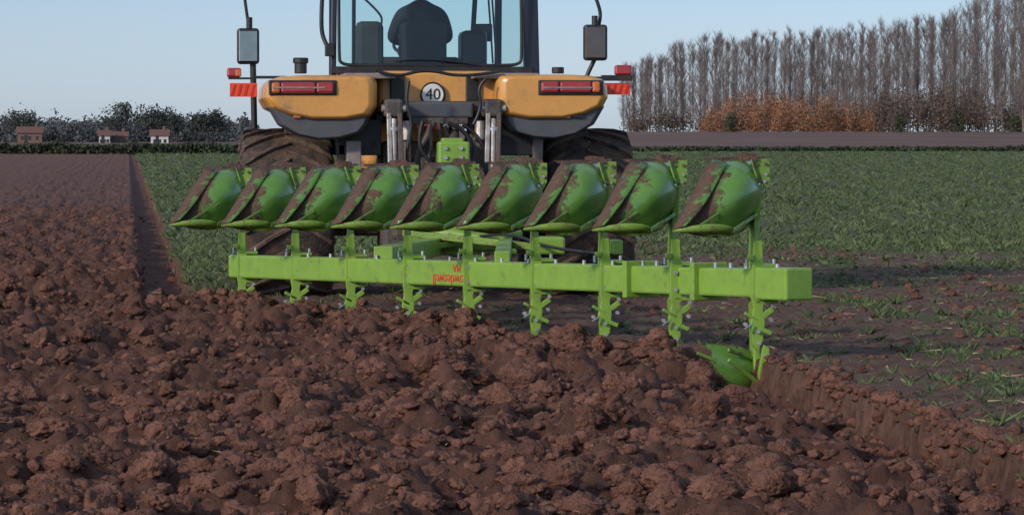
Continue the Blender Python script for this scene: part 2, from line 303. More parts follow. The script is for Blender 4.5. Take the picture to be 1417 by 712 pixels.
# ------------------------------------------------ poplars (one distant mass)
def poplars():
    T=[]
    for row,(da,n) in enumerate(((0,74),(25,72),(55,70))):
        for i in range(n):
            f=(i+random.uniform(-.6,.6))/n; u=868+f*640; Yd=1040+da-f*360
            top=np.interp(u,[868,900,950,1000,1100,1200,1290,1320,1340,1400,1500],[92,76,60,52,46,38,26,18,2,-10,-20])+random.uniform(-5,14)+row*3
            b=S(u,184,Yd); tp=S(u,top,Yd); T.append((b.x,Yd,b.z-1.,tp.z-b.z+1))
    A0=[];A1=[];AW=[]
    for x,y,z,H in T:
        b=np.array([x,y,z]); lean=np.array([random.uniform(-.03,.03),random.uniform(-.03,.03),1]); sp_=random.uniform(.8,1.6)
        for f0,f1,w in((0,.7,.32),(0,.5,.28),(.3,1,.2),(.3,.85,.18)):
            A0.append((b+lean*H*f0)[None]);A1.append((b+lean*H*f1)[None]);AW.append(np.full(1,w))
        nb=64; f=rng.uniform(.08,.985,nb); o=b+lean*H*f[:,None]; a=rng.uniform(0,6.28,nb); ln=H*rng.uniform(.09,.24,nb)*(1.1-f)**.5; out=rng.uniform(.25,.6,nb)*sp_
        dr=np.stack([np.cos(a)*out,np.sin(a)*out,np.ones(nb)],1); A0.append(o);A1.append(o+dr*ln[:,None]);AW.append(np.full(nb,.085))
        q=18; g=rng.uniform(.1,1,(nb*q,1)); oo=np.repeat(o,q,0)+np.repeat(dr*ln[:,None],q,0)*g; a2=rng.uniform(0,6.28,nb*q); o2=rng.uniform(.2,.9,nb*q)
        A0.append(oo);A1.append(oo+np.stack([np.cos(a2)*o2,np.sin(a2)*o2,np.ones(nb*q)],1)*rng.uniform(.5,1.6,(nb*q,1)));AW.append(np.full(nb*q,.05))
    return ribbons(np.concatenate(A0),np.concatenate(A1),np.concatenate(AW))
V,Fc=poplars(); bigmesh('poplar_row',V,Fc,M_bark_haze)
def thicket(name,spec,m,s,base=186):
    C=[]
    for u,v,Yd,wid,n in spec:
        b=S(u,base,Yd); t=S(u,v,Yd); H=t.z-b.z; p=rng.normal(size=(n,3)); p/=np.linalg.norm(p,axis=1,keepdims=True); p*=(rng.random((n,1))**.45)
        q=np.stack([p[:,0]*wid+b.x,p[:,1]*wid+Yd,b.z+H*(.5+.5*p[:,2])-.3],1)
        q[:,0]=b.x+(q[:,0]-b.x)*(1.25-.85*(q[:,2]-b.z)/H); q+=rng.normal(size=q.shape)*.3; C.append(q)
    C=np.concatenate(C); V,Fc=leaves(C,rng.uniform(.5,1.3,len(C))*s); bigmesh(name,V,Fc,m)
sp=[]
for i in range(140):
    u=random.uniform(972,1225); sp.append((u,np.interp(u,[972,1040,1130,1235],[143,130,132,141])+random.uniform(-9,26),random.uniform(800,880),random.uniform(1.0,2.2),240))
thicket('autumn_thicket',sp,M_thick,.44)
sp=[]
for i in range(170):
    u=random.uniform(1195,1500) if i<110 else random.uniform(868,1215); sp.append((u,(random.uniform(112,150) if u>1215 else random.uniform(142,166)),random.uniform(745,790) if u>1215 else 895,random.uniform(1.5,3.0),250))
thicket('brown_thicket',sp,M_thickb,.44)
thicket('evergreen_bushes',[(u,v,735,w,550) for u,v,w in((1327,146,1.3),(1245,150,1.5),(1405,155,1.8),(1012,150,1.2))],M_ever,.42)
sp=[]
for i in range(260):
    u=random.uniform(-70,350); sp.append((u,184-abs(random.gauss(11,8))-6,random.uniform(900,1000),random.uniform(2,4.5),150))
thicket('distant_trees',sp,M_dtree_haze,.8,199)
def tree(u,vt,vb,Yd,rw,n,name='tree',lf=1):
    b=S(u,197,Yd); t=S(u,vt,Yd); H=t.z-b.z; e=empty(name,(b.x,Yd,b.z))
    cyl('trunk',(b.x,Yd,b.z-.5),(b.x,Yd,b.z+H*.6),.3,M_bark2,.12,8)
    P0=[];P1=[];c=[]
    for i in range(34):
        a=random.uniform(0,6.28); z=H*random.uniform(.3,.6); r=rw*random.uniform(.3,1); q=np.array([b.x+math.cos(a)*r,Yd+math.sin(a)*r,b.z+H*random.uniform(.45,.97)*(1-.22*(r/rw)**2)]); P0.append([b.x,Yd,b.z+z]);P1.append(q)
        c.append(q+rng.normal(size=(n//34,3))*[.7,.7,.5])
    V,Fc=ribbons(np.array(P0),np.array(P1),np.full(34,.25)); bigmesh('limbs',V,Fc,M_bark2)
    C=np.concatenate(c); C[:,2]=np.maximum(C[:,2],b.z+H*.2); V,Fc=leaves(C,rng.uniform(.3,.7,len(C))*lf); bigmesh('crown',V,Fc,M_dtree2)
tree(166,143,190,860,3.4,1300); tree(213,143,190,850,3.8,1900); tree(287,152,190,840,3.6,2600); tree(30,150,190,870,3.5,1100); tree(245,158,190,860,2.0,700)
def house(name,u0,u1,ve,vr,Yd,mw,vb=193):
    a=S(u0,vb,Yd);b=S(u1,vb,Yd); ze=S(u0,ve,Yd).z; zr=S(u0,vr,Yd).z; e=empty(name,((a.x+b.x)/2,Yd,a.z)); z0=min(0,a.z)-.3
    box('walls',((a.x+b.x)/2,Yd+3,(z0+ze)/2),(b.x-a.x,6,ze-z0),mw,bevel=0)
    x0,x1=a.x-.3,b.x+.3; vs=[(x0,Yd-.3,ze),(x1,Yd-.3,ze),(x1,Yd+6.3,ze),(x0,Yd+6.3,ze),(x0,Yd+3,zr),(x1,Yd+3,zr)]
    mesh('roof',vs,[(0,1,5,4),(2,3,4,5),(0,4,3),(1,2,5),(0,3,2,1)],M_roof)
    w=(b.x-a.x); 
    for f in(.2,.5,.8): box('window',(a.x+w*f,Yd-.02,ze-1.0),(.5,.06,.7),M_glassd,bevel=0)
    box('door',(a.x+w*.35,Yd-.03,.8),(.6,.06,1.6),M_glassd,bevel=0)
    box('chimney',(a.x+w*.75,Yd+3,zr+.2),(.5,.5,.9),M_brick,bevel=0)
house('brick_house',24,58,184,175,800,M_brick); house('white_house',137,152,188,180,790,M_rend); house('brick_house',154,176,189,182,795,M_brick); house('white_house',209,233,188,179,780,M_rend)
# ================================================ TRACTOR
XC=S(600,187,38).x
e=empty('tractor',(XC,39.1,0))
def tyre(cx,cy,cz,R,w,nl=22):
    prof=[(-.36,.62),(-.46,.70),(-.5,.80),(-.49,.90),(-.44,.945),(-.25,.955),(0,.96),(.25,.955),(.44,.945),(.49,.90),(.5,.80),(.46,.70),(.36,.62)]; n=72; vs=[];fs=[]; k=len(prof)
    for i in range(n):
        t=2*math.pi*i/n
        for a,r in prof: vs.append((cx+a*w,cy+math.sin(t)*r*R,cz+math.cos(t)*r*R))
    for i in range(n):
        for j in range(k-1): fs.append((i*k+j,i*k+j+1,((i+1)%n)*k+j+1,((i+1)%n)*k+j))
    mesh('tyre',vs,fs,M_rub,smooth=True)
    vs=[];fs=[]
    for i in range(nl):
        for sd in(-1,1):
            a0=2*math.pi*(i+(.5 if sd>0 else 0))/nl; base=len(vs); st=[(-.02,0,1.0),(.16,.10,1.0),(.34,.24,.995),(.47,.34,.975),(.515,.36,.86)]
            for a,da,r in st:
                for dth,rr in((-.038,r*.93),(-.026,r),(.026,r),(.038,r*.93)):
                    t=a0-da+dth; vs.append((cx+sd*a*w,cy+math.sin(t)*rr*R,cz+math.cos(t)*rr*R))
            for q in range(4):
                b=base+q*4
                for s in range(3): fs.append((b+s,b+s+1,b+s+5,b+s+4))
            fs.append((base,base+1,base+2,base+3)); b=base+16; fs.append((b,b+1,b+2,b+3))
    mesh('tread_lugs',vs,fs,M_lug,bevel=.006)
    for sd in(-1,1):
        cyl('rim',(cx+sd*w*.12,cy,cz),(cx+sd*w*.37,cy,cz),R*.30,M_yel,R*.63,40)
    cyl('hub',(cx-w*.4,cy,cz),(cx+w*.4,cy,cz),R*.2,M_cast)
a=S(333,187,38.4).x;b=S(465,187,38.4).x;c=S(754,187,38.4).x;d=S(882,187,38.4).x
tyre((a+b)/2,39.1,.79,.84,b-a-.03); tyre((c+d)/2,39.1,.79,.84,d-c-.03)
tyre((a+b)/2+.1,42.0,.62,.66,.6,18); tyre((c+d)/2-.1,42.0,.62,.66,.6,18)
cyl('rear_axle',((a+b)/2,39.1,.79),((c+d)/2,39.1,.79),.17,M_cast)
cyl('front_axle',((a+b)/2,42,.6),((c+d)/2,42,.6),.1,M_cast)
box('transmission',(XC,39.6,.95),(.75,2.6,.8),M_cast,bevel=.05)
box('rear_housing',(XC,38.75,.95),(.95,.7,1.1),M_cast,bevel=.06)
box('bonnet',(XC,42.3,1.55),(.95,2.3,.75),M_yel,bevel=.12); box('front_grille',(XC,43.5,1.4),(.8,.2,.8),M_blk,bevel=.04)
# fenders
UL=[(366,136),(367,121),(373,111),(388,106),(420,104),(500,104),(517,106),(522,114),(522,148),(513,161),(482,167),(430,167),(396,160),(373,149)]
GL=[(369,147),(396,158),(430,165),(482,165),(514,159),(510,172),(500,184),(472,192),(440,194),(408,187),(384,173)]
def mir(P): return [(1207-u,v-1) for u,v in P][::-1]
def loft(name,P,m,secs):
    cu=sum(p[0] for p in P)/len(P); cv=sum(p[1] for p in P)/len(P); vs=[]; n=len(P)
    base=[S(u,v,38) for u,v in P]; cc=S(cu,cv,38)
    for Yq,s in secs: vs+=[Vector((cc.x+(p.x-cc.x)*s,Yq,cc.z+(p.z-cc.z)*s)) for p in base]
    fs=[tuple(range(n))]+[(k*n+i,k*n+(i+1)%n,(k+1)*n+(i+1)%n,(k+1)*n+i) for k in range(len(secs)-1) for i in range(n)]+[tuple(range((len(secs)-1)*n,len(secs)*n))]
    o=mesh(name,vs,fs,m,smooth=True,bevel=.012,seg=2); o.modifiers.new('w','WEIGHTED_NORMAL'); return o
for P,Q in((UL,GL),(mir(UL),mir(GL))):
    loft('fender',P,M_yel,[(37.84,.84),(37.87,.93),(37.93,.985),(38.02,1),(38.6,1.01),(40.2,.98)])
    loft('fender_skirt',Q,M_grey,[(37.9,.88),(37.95,.96),(38.05,1.0),(38.22,.95)])
for sgn,(u0,u1) in((0,(374,464)),(1,(747,833))):
    bx('light_recess',u0-2,111,u1+2,132,37.825,37.95,M_blk); 
    if sgn==0:
        bx('tail_light',376,114,388,129,37.79,37.9,M_org,bevel=.02); bx('tail_light',388.6,114,437,129,37.79,37.9,M_red,bevel=.02); bx('tail_light',438,114,462,129,37.79,37.9,M_red,bevel=.02)
    else:
        bx('tail_light',749,113,774,128,37.79,37.9,M_red,bevel=.02); bx('tail_light',775,113,819,128,37.79,37.9,M_red,bevel=.02); bx('tail_light',819.6,113,831,128,37.79,37.9,M_org,bevel=.02)
    bx('light_bar',u0+4,120,u1-14,122.5,37.783,37.8,M_plate,bevel=0)
    bx('fender_decal',u0+32,155,u0+42,163,37.87,37.9,M_org,bevel=0); bx('fender_decal',u0+46,155,u0+60,163,37.87,37.9,M_blackd,bevel=0)
bx('fender_plate',477,101,548,109,37.95,38.9,M_plate); bx('fender_plate',656,101,746,109,37.95,38.9,M_plate)
bx('rear_panel',524,98,688,158,38.35,38.9,M_yel,bevel=.04); bx('panel_slot',540,104,560,150,38.3,38.4,M_blk); bx('panel_slot',645,104,662,150,38.3,38.4,M_blk)
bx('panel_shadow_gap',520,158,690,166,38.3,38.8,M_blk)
bx('inner_guard',466,165,528,215,38.3,39.6,M_blk); bx('inner_guard',690,165,752,215,38.3,39.6,M_blk)
bx('chassis_bracket',480,195,500,240,38.1,38.3,M_plate); bx('chassis_bracket',738,190,751,300,38.2,38.6,M_plate); bx('chassis_bracket',468,200,478,300,38.3,38.6,M_cast)
cs=S(599,131,38.3); cyl('speed_plate_ring',cs,cs+Vector((0,.02,0)),.122,M_blackd,n=36); cyl('speed_plate',cs-Vector((0,.004,0)),cs+Vector((0,.02,0)),.112,M_white,n=36)
text('speed_number','40',.15,M_blackd,Matrix.Translation(cs-Vector((0,.008,0)))@Matrix.Rotation(math.pi/2,4,'X'))
# linkage
P=lambda u,v,Y=38.1: S(u,v,Y)
cyl('rockshaft',P(535,152,38.25),P(690,152,38.25),.085,M_cast); bx('rockshaft_cover',562,141,655,163,38.05,38.25,M_grey,bevel=.02)
for u in(545,683):
    sg=1 if u<600 else -1
    bx('lift_arm',u-13,137,u+13,162,37.8,38.3,M_cast,bevel=.03); cyl('lift_pivot',P(u-17,150,37.85),P(u+17,150,37.85),.035,M_steel)
    beam('lift_link',P(u-7,150,37.85),P(u-7+sg*2,226,37.6),.045,.05,M_steel); beam('lift_link',P(u+8,150,37.85),P(u+8+sg*2,226,37.6),.045,.05,M_cast)
    cyl('lift_screw',P(u,165,37.8),P(u+sg*2,300,37.4),.028,M_steel); cyl('link_sleeve',P(u,190,37.76),P(u+sg,222,37.7),.05,M_steel)
    cyl('link_nut',P(u,176,37.78),P(u,182,37.78),.06,M_bolt)
    beam('lower_arm',P(u+sg*8,330,38.5),P(u+sg*10,345,36.6),.07,.11,M_cast)
    cyl('hitch_ball',P(u+sg*6,345,36.6),P(u+sg*16,345,36.6),.06,M_steel)
    cyl('ram',P(u+sg*18,168,38.1),P(u+sg*22,300,38.0),.05,M_cast); cyl('ram_rod',P(u+sg*18,168,38.08),P(u+sg*19,195,38.05),.056,M_steel)
beam('top_link',P(650,190,38.2),P(676,300,37.3),.10,.10,M_cast); cyl('top_link_ram',P(628,180,38.3),P(630,215,37.1),.05,M_cast)
beam('top_link_bracket',P(655,165,38.2),P(665,240,38.0),.14,.1,M_cast)
for k,(pts,r) in enumerate([([(600,168),(592,190),(574,215),(578,236)],.035),([(620,170),(640,178),(655,200),(648,235),(660,262)],.022),([(585,168),(575,200),(600,230),(612,240)],.018),([(607,170),(612,200),(600,226),(618,236)],.018),
   ([(640,172),(668,190),(676,240),(664,270)],.02),([(570,172),(560,210),(570,260),(600,262)],.016),([(520,97),(545,108),(590,95),(640,108),(690,99)],.016),([(655,172),(668,150),(660,120),(672,110)],.016),([(566,112),(560,140),(572,170),(566,200)],.016),([(615,175),(625,195),(622,205),(640,215)],.02),
   ([(594,172),(600,205),(585,240),(592,290)],.02),([(632,172),(648,186),(652,210),(640,232)],.014),([(578,172),(584,196),(566,220),(560,300)],.014)]):
    tube('hose',[P(u,v,37.9-.1*(k%3)) for u,v in pts],r,M_blk if k not in(3,10,0) else M_cast)
for u in(578,590,604,617,629,641): cyl('coupler',P(u,168,38.1),P(u,176,38.0),.028,M_bolt if u%2 else M_red,n=12)
bx('valve_block',570,163,648,172,38.0,38.3,M_cast); bx('pto_guard',585,262,645,300,38.1,38.4,M_blk,bevel=.03)
bx('hitch_frame',560,300,690,318,38.0,38.4,M_cast)
# cab
Yc=39.3; zb=S(600,93,Yc).z; L0=S(462,0,Yc).x; R0=S(727,0,Yc).x; zt=3.36; Yf=41.2; fl=L0+.08; frx=R0-.10
def quad(name,pts,m): return mesh(name,pts,[(0,1,2,3)],m)
quad('rear_window',[(L0+.03,Yc+.02,zb),(R0,Yc+.02,zb),(R0-.03,Yc+.12,zt),(L0+.06,Yc+.12,zt)],M_glass)
quad('windscreen',[(fl,Yf,2.25),(frx,Yf,2.25),(frx,Yf-.1,zt),(fl,Yf-.1,zt)],M_glass)
quad('side_window',[(L0,Yc+.1,zb-.3),(fl,Yf-.05,zb-.3),(fl,Yf-.1,zt),(L0+.03,Yc+.15,zt)],M_glass)
quad('side_window',[(R0+.05,Yc+.1,zb-.3),(frx,Yf-.05,zb-.3),(frx,Yf-.1,zt),(R0+.02,Yc+.15,zt)],M_glass)
beam('rear_pillar',(R0+.08,Yc+.08,1.7),(R0+.05,Yc+.18,zt),.15,.14,M_navy,up=Vector((0,1,0))); beam('rear_pillar',(L0-.01,Yc+.08,1.7),(L0+.02,Yc+.18,zt),.05,.12,M_navy,up=Vector((0,1,0)))
beam('front_pillar',(fl,Yf,1.7),(fl,Yf-.1,zt),.07,.08,M_navy,up=Vector((0,1,0))); beam('front_pillar',(frx,Yf,1.7),(frx,Yf-.1,zt),.07,.08,M_navy,up=Vector((0,1,0)))
beam('window_divider',(frx-.28,Yf-.02,2.25),(frx-.22,Yf-.1,zt),.05,.05,M_navy,up=Vector((0,1,0))); beam('window_divider',(fl+.22,Yf-.02,2.25),(fl+.22,Yf-.1,zt),.04,.05,M_navy,up=Vector((0,1,0)))
box('window_rail',((L0+R0)/2+.02,Yc+.02,zb-.03),(R0-L0+.1,.1,.07),M_blk); box('cab_lower',((L0+R0)/2,Yc+.9,1.97),(R0-L0-.1,1.7,.5),M_blk,bevel=.03)
box('cab_floor',((L0+R0)/2,40.2,1.72),(R0-L0-.05,1.9,.08),M_blk); box('cab_roof',((L0+R0)/2,40.25,zt+.11),(R0-L0+.2,2.3,.24),M_yel,bevel=.08); box('roof_liner',((L0+R0)/2,40.25,zt-.02),(R0-L0,2.0,.05),M_grey)
tube('window_seal',[(L0+.05,Yc-.005,zt),(L0+.045,Yc-.01,zb+.1),(L0+.07,Yc-.01,zb+.03),(L0+.2,Yc-.01,zb+.015),(R0-.2,Yc-.01,zb+.015),(R0-.06,Yc-.01,zb+.03),(R0-.03,Yc-.01,zb+.1),(R0-.05,Yc-.005,zt)],.016,M_blk)
box('dashboard',(XC+.02,40.95,2.22),(.95,.35,.28),M_blk,bevel=.05); box('instrument_pod',(XC+.02,40.8,2.42),(.35,.15,.12),M_blk,bevel=.04)
beam('steering_column',(XC,40.9,2.15),(XC,40.72,2.40),.08,.08,M_blk)
bpy.ops.mesh.primitive_torus_add(major_radius=.2,minor_radius=.017,location=(XC,40.7,2.47),rotation=(math.radians(30),0,0)); so=bpy.context.object; so.name='steering_wheel'; so.data.materials.append(M_blk); so.parent=PAR[0]; so.matrix_parent_inverse=Matrix.Translation(-PAR[0].location)
q=S(512,50,39.9); box('passenger_seat',(q.x,40.0,q.z-.1),(.28,.14,.5),M_seat,bevel=.06); box('passenger_seat_base',(q.x,40.2,q.z-.38),(.32,.4,.12),M_seat,bevel=.04)
q=S(655,55,40.1); box('armrest_console',(q.x,40.2,q.z-.12),(.26,.5,.42),M_blk,bevel=.05); box('monitor',(q.x+.12,40.5,q.z+.08),(.22,.05,.18),M_blk,rot=Matrix.Rotation(-.3,3,'Z'),bevel=.015)
box('seat_backrest',(2.95,39.98,2.45),(.48,.13,.5),M_seat,bevel=.07); box('seat_cushion',(2.95,40.25,2.2),(.5,.5,.14),M_seat,bevel=.05); box('seat_base',(2.95,40.25,1.95),(.35,.35,.42),M_blk)
tube('wiper',[(S(548,85,Yc-.03)),(S(590,78,Yc-.04)),(S(660,90,Yc-.03))],.009,M_blk)
for u in(676,681): tube('blind_cord',[S(u,0,Yc+.2),S(u+3,40,Yc+.2),S(u+6,88,Yc+.2)],.01,M_blk)
tube('front_wiper',[S(500,-5,41.1),S(520,12,41.1),S(532,30,41.1),S(522,45,41.1)],.012,M_blk)
# exterior fittings
tube('grab_rail',[S(446,-6,39.4),S(444,30,39.4),S(447,56,39.4),S(457,70,39.35)],.022,M_blk); bx('rail_clamp',450,60,463,78,39.3,39.4,M_blk)
cyl('filler_cap',S(416,102,38.6),S(416,84,38.6),.06,M_blk); cyl('filler_cap_top',S(416,88,38.6),S(416,80,38.6),.075,M_blk); cyl('breather',S(772,102,38.6),S(772,93,38.6),.06,M_blk)
bx('lamp_bar',350,105,396,109,38.5,38.55,M_blk,bevel=0); bx('lamp_bar',815,106,850,110,38.5,38.55,M_blk,bevel=0)
tube('mirror_arm',[S(338,-8,38.8),S(341,18,38.8),S(345,40,38.8)],.016,M_blk); cyl('mirror_post',S(350,88,38.8),S(352,178,38.8),.03,M_blk)
tube('mirror_arm',[S(822,-8,38.8),S(830,10,38.8),S(831,28,38.8),S(827,40,38.8)],.018,M_blk); tube('mirror_post',[S(824,80,38.8),S(818,92,38.8),S(812,105,38.8),S(806,125,38.8)],.022,M_blk)
for u0,v0,u1,v1 in((328,39,359,89),(808,34,841,84)):
    bx('mirror_housing',u0,v0,u1,v1,38.72,38.82,M_blk,bevel=.03); bx('mirror_face',u0+3,v0+4,u1-3,v1-4,38.706,38.73,M_mir if u0<500 else M_grey,bevel=.004)
cyl('mirror_clamp',S(345,40,38.75),S(345,24,38.75),.03,M_blk); cyl('mirror_clamp',S(823,36,38.75),S(823,22,38.75),.03,M_blk)
bx('marker_lamp',314,94,334,107,38.45,38.55,M_red,bevel=.02); bx('marker_lamp',326,96,334,106,38.44,38.5,M_org,bevel=.01); bx('marker_lamp',851,90,875,104,38.45,38.55,M_red,bevel=.02); bx('lamp_bracket',316,107,352,110,38.46,38.52,M_blk,bevel=0)
bx('warning_plate',318,115,356,134,38.5,38.515,M_refl,bevel=0); bx('warning_plate',836,115,872,131,38.5,38.515,M_refl,bevel=0); bx('lamp_bracket',833,104,875,112,38.46,38.53,M_blk,bevel=0)
for u0,n in((318,4),(836,4)):
    for i in range(n): prism('warning_stripe',[(u0+1+i*9,132-(u0>500)*3),(u0+4+i*9,132-(u0>500)*3),(u0+8+i*9,117),(u0+5+i*9,117)],38.493,38.499,M_decal,bevel=0)
# ================================================ DRIVER
dx=2.95
dp=empty('driver',(dx,40.2,2.3))
def skin(name,pts,edges,rad,m,sub=2,root=0):
    me=bpy.data.meshes.new(name); me.from_pydata(pts,edges,[]); o=link(bpy.data.objects.new(name,me),m)
    o.modifiers.new('s','SKIN'); 
    for i,v in enumerate(me.skin_vertices[0].data): v.radius=(rad[i],rad[i]*(.8 if rad[i]>.13 else 1)); v.use_root=(i==root)
    s=o.modifiers.new('ss','SUBSURF'); s.levels=s.render_levels=sub; return o
pts=[(dx,40.2,2.32),(dx,40.19,2.5),(dx,40.2,2.66),(dx,40.22,2.80),(dx,40.25,2.93),
 (dx-.2,40.22,2.77),(dx-.29,40.35,2.54),(dx-.18,40.6,2.5),(dx+.2,40.22,2.77),(dx+.29,40.35,2.54),(dx+.18,40.6,2.5),
 (dx-.12,40.35,2.3),(dx-.16,40.7,2.28),(dx-.16,40.8,1.85),(dx+.12,40.35,2.3),(dx+.16,40.7,2.28),(dx+.16,40.8,1.85),(dx-.16,40.93,1.8),(dx+.16,40.93,1.8)]
ed=[(0,1),(1,2),(2,3),(3,4),(3,5),(5,6),(6,7),(3,8),(8,9),(9,10),(0,11),(11,12),(12,13),(0,14),(14,15),(15,16),(13,17),(16,18)]
rad=[.17,.16,.17,.11,.06,.09,.06,.04,.09,.06,.04,.10,.08,.055,.10,.08,.055,.05,.05]
skin('body',pts,ed,rad,M_cloth)
v,f=ico(4); v=v*np.array([.078,.098,.118]); v[:,1]+=.02*np.exp(-((v[:,0]/.018)**2+((v[:,2]+.01)/.03)**2))*(v[:,1]>0)
ob=bigmesh('head',v+np.array([dx,40.29,3.05]),f,M_skin,smooth=True)
v2=v[:,:]*1.07; kk=[t for t in f if (v[t,2]>-.03).all() and not ((v[t,1]>.03)&(v[t,2]<.055)).any()]
bigmesh('hair',v2+np.array([dx,40.285,3.055]),np.array(kk),M_hair,smooth=True)
for sg in(-1,1):
    box('ear',(dx+sg*.08,40.285,3.04),(.018,.035,.06),M_skin,bevel=.008); box('eye',(dx+sg*.03,40.383,3.06),(.022,.01,.01),M_hair,bevel=.003)
    hx=dx+sg*.18; P_=[(hx,40.6,2.5),(hx-sg*.005,40.66,2.5)];E_=[(0,1)];R_=[.03,.035]
    for j in range(4):
        bpx=hx+(j-1.5)*.02; n0=len(P_); P_+=[(bpx,40.70,2.515),(bpx,40.73,2.50),(bpx,40.72,2.475)]; E_+=[(1,n0),(n0,n0+1),(n0+1,n0+2)]; R_+=[.0095,.009,.008]
    n0=len(P_); P_+=[(hx-sg*.045,40.67,2.49),(hx-sg*.05,40.70,2.475)]; E_+=[(1,n0),(n0,n0+1)]; R_+=[.011,.009]
    skin('hand',P_,E_,R_,M_skin,1)
box('mouth',(dx,40.382,2.995),(.04,.01,.008),M_decal,bevel=.002)
# ================================================ PLOUGH
LX=[333,407,483,562,645,738,833,930,1043]
p0=S(333,368,35.2); p8=S(1043,391,27.6)
pe=empty('reversible_plough',((p0.x+p8.x)/2,31.4,.5))
dirb=(p8-p0).normalized()
bs=p0-dirb*.05; BE=p8+dirb*.56; side=dirb.cross(Vector((0,0,1))).normalized()
beam('main_beam',bs,BE,.2,.2,M_lime,bevel=.018)
beam('beam_sleeve',BE-dirb*.45,BE+dirb*.02,.222,.222,M_lime,bevel=.015)
def body(o,sz,zlo=.50,mess=0.0,yf=.6):
    K=np.array([ # share edge -> board edge ; front/landside -> tail.  rear (painted) face bulges towards -y
     [(.06,.30,.86),(-.06,.02,.87),(-.20,-.08,.86),(-.33,-.10,.83)],
     [(.10,.20,.76),(.10,-.46,.80),(-.16,-.62,.78),(-.40,-.22,.72)],
     [(.08,.20,.58),(.05,-.50,.56),(-.22,-.76,.52),(-.52,-.36,.54)],
     [(.02,.25,.44),(-.08,-.10,.33),(-.32,-.36,.29),(-.62,-.48,.385)]])
    K=K+np.array([random.uniform(-.01,.01),0,random.uniform(-.008,.008)])
    zf=(.86-zlo)/.57
    if sz<0: K[:,:,2]=zlo+(K[:,:,2]-.29)*zf; K[:,:,1]*=yf
    def bern(t): return np.array([(1-t)**3,3*t*(1-t)**2,3*t*t*(1-t),t**3])
    n=20; vs=[];fs=[];ed=[]
    sc=1.0 if sz>0 else .92
    for i in range(n+1):
        for j in range(n+1):
            q=np.einsum('i,j,ijk->k',bern(i/n),bern(j/n),K); vs.append(o+Vector((q[0]*sc,q[1]*sc,q[2]*sz*sc)))
            a=j/n; b=i/n; ed.append(mess+max(.62*max(0,(a-.45)/.55)**1.3, .42*max(0,1-b/.14)**1.0, .3*max(0,(b-.85)/.15)) )
    for i in range(n):
        for j in range(n): fs.append((i*(n+1)+j,i*(n+1)+j+1,(i+1)*(n+1)+j+1,(i+1)*(n+1)+j))
    def setedge(me,E_):
        a=me.color_attributes.new('edge','FLOAT_COLOR','POINT'); a.data.foreach_set('color',np.repeat(np.array(E_,dtype=np.float32),4))
    me=bpy.data.meshes.new('mouldboard'); me.from_pydata(vs,[],fs); me.materials.append(M_board); setedge(me,ed)
    me.polygons.foreach_set('use_smooth',[True]*len(fs))
    ob=link(bpy.data.objects.new('mouldboard',me)); s=ob.modifiers.new('so','SOLIDIFY'); s.thickness=.014; s.offset=0
    zm=(lambda z:z) if sz>0 else (lambda z:zlo+(z-.29)*zf)
    ym=1 if sz>0 else yf
    p=lambda x,y,z:o+Vector((x*sc,y*sc*ym,zm(z)*sz*sc))
    def plate(nm,P_,m,th=.02):
        a=[p(*q) for q in P_]; nrm=(a[1]-a[0]).cross(a[2]-a[0]).normalized()*th; k=len(a)
        return mesh(nm,[q-nrm/2 for q in a]+[q+nrm/2 for q in a],[tuple(range(k)),tuple(range(2*k-1,k-1,-1))]+[(i,(i+1)%k,k+(i+1)%k,k+i) for i in range(k)],m,bevel=.004)
    def curvedstrip(nm,A_,B_,m,n=10,e=None):
        vs=[];fs=[]
        for i in range(n+1):
            t=i/n
            for side_ in(A_,B_):
                q=np.einsum('i,ik->k',bern(t),np.array(side_)); vs.append(p(*q))
        for i in range(n): fs.append((2*i,2*i+1,2*i+3,2*i+2))
        ob=mesh(nm,vs,fs,m,smooth=True); s=ob.modifiers.new('so','SOLIDIFY'); s.thickness=.014; s.offset=0
        if e: setedge(ob.data,e*(n+1))
    j=lambda:random.uniform(-.025,.025)
    curvedstrip('share',[(-.30,-.10,.86),(-.38,-.20,.79),(-.50,-.38,.57),(-.635,-.50,.385)],[(-.22+j(),-.20,.84),(-.29+j(),-.36,.73),(-.42+j(),-.50,.55),(-.56,-.56,.41)],M_board,10,[.50+mess,.27+mess])
    if sz>0: curvedstrip('share_wing',[(-.64,-.51,.375),(-.50,-.57,.42),(-.36,-.60,.44),(-.24,-.56,.40)],[(-.60,-.50,.368),(-.46,-.54,.36),(-.32,-.54,.345),(-.20,-.48,.36)],M_limed)
    plate('share_point',[(-.36,.02,.872),(.07,-.04,.885),(.075,-.04,.855),(-.30,.0,.84)],M_share,.03)
    box('frog_bracket',p(.04,-.03,.80),(.085,.16,.13),M_limed,bevel=.012); plate('frog_plate',[(-.02,-.16,.865),(.09,-.16,.865),(.09,-.16,.72),(.06,-.16,.66),(.03,-.16,.70)],M_limed,.014)
    plate('frog_plate',[(-.05,-.20,.86),(-.02,-.16,.865),(.03,-.16,.70),(.0,-.20,.70)],M_limed,.014)
    plate('clod_stuck',[(-.14+j(),-.14,.89),(-.10,-.17,.90+j()*.3),(.0+j(),-.18,.89),(.0,-.19,.87),(-.10+j(),-.18,.865)],M_share,.03)
    beam('stay',p(-.46,-.57,.41),p(.03,-.16,.68),.014,.024,M_limed); beam('stay',p(-.22,-.54,.38),p(.01,-.10,.48),.016,.03,M_limed)
    for b in((-.005,-.17,.83),(.06,-.17,.83),(.06,-.17,.76),(.05,-.17,.71)): cyl('bolt',p(*b)-Vector((0,.012,0)),p(*b)+Vector((0,.02,0)),.012,M_cast if b[2]>.8 else M_bolt,n=8)
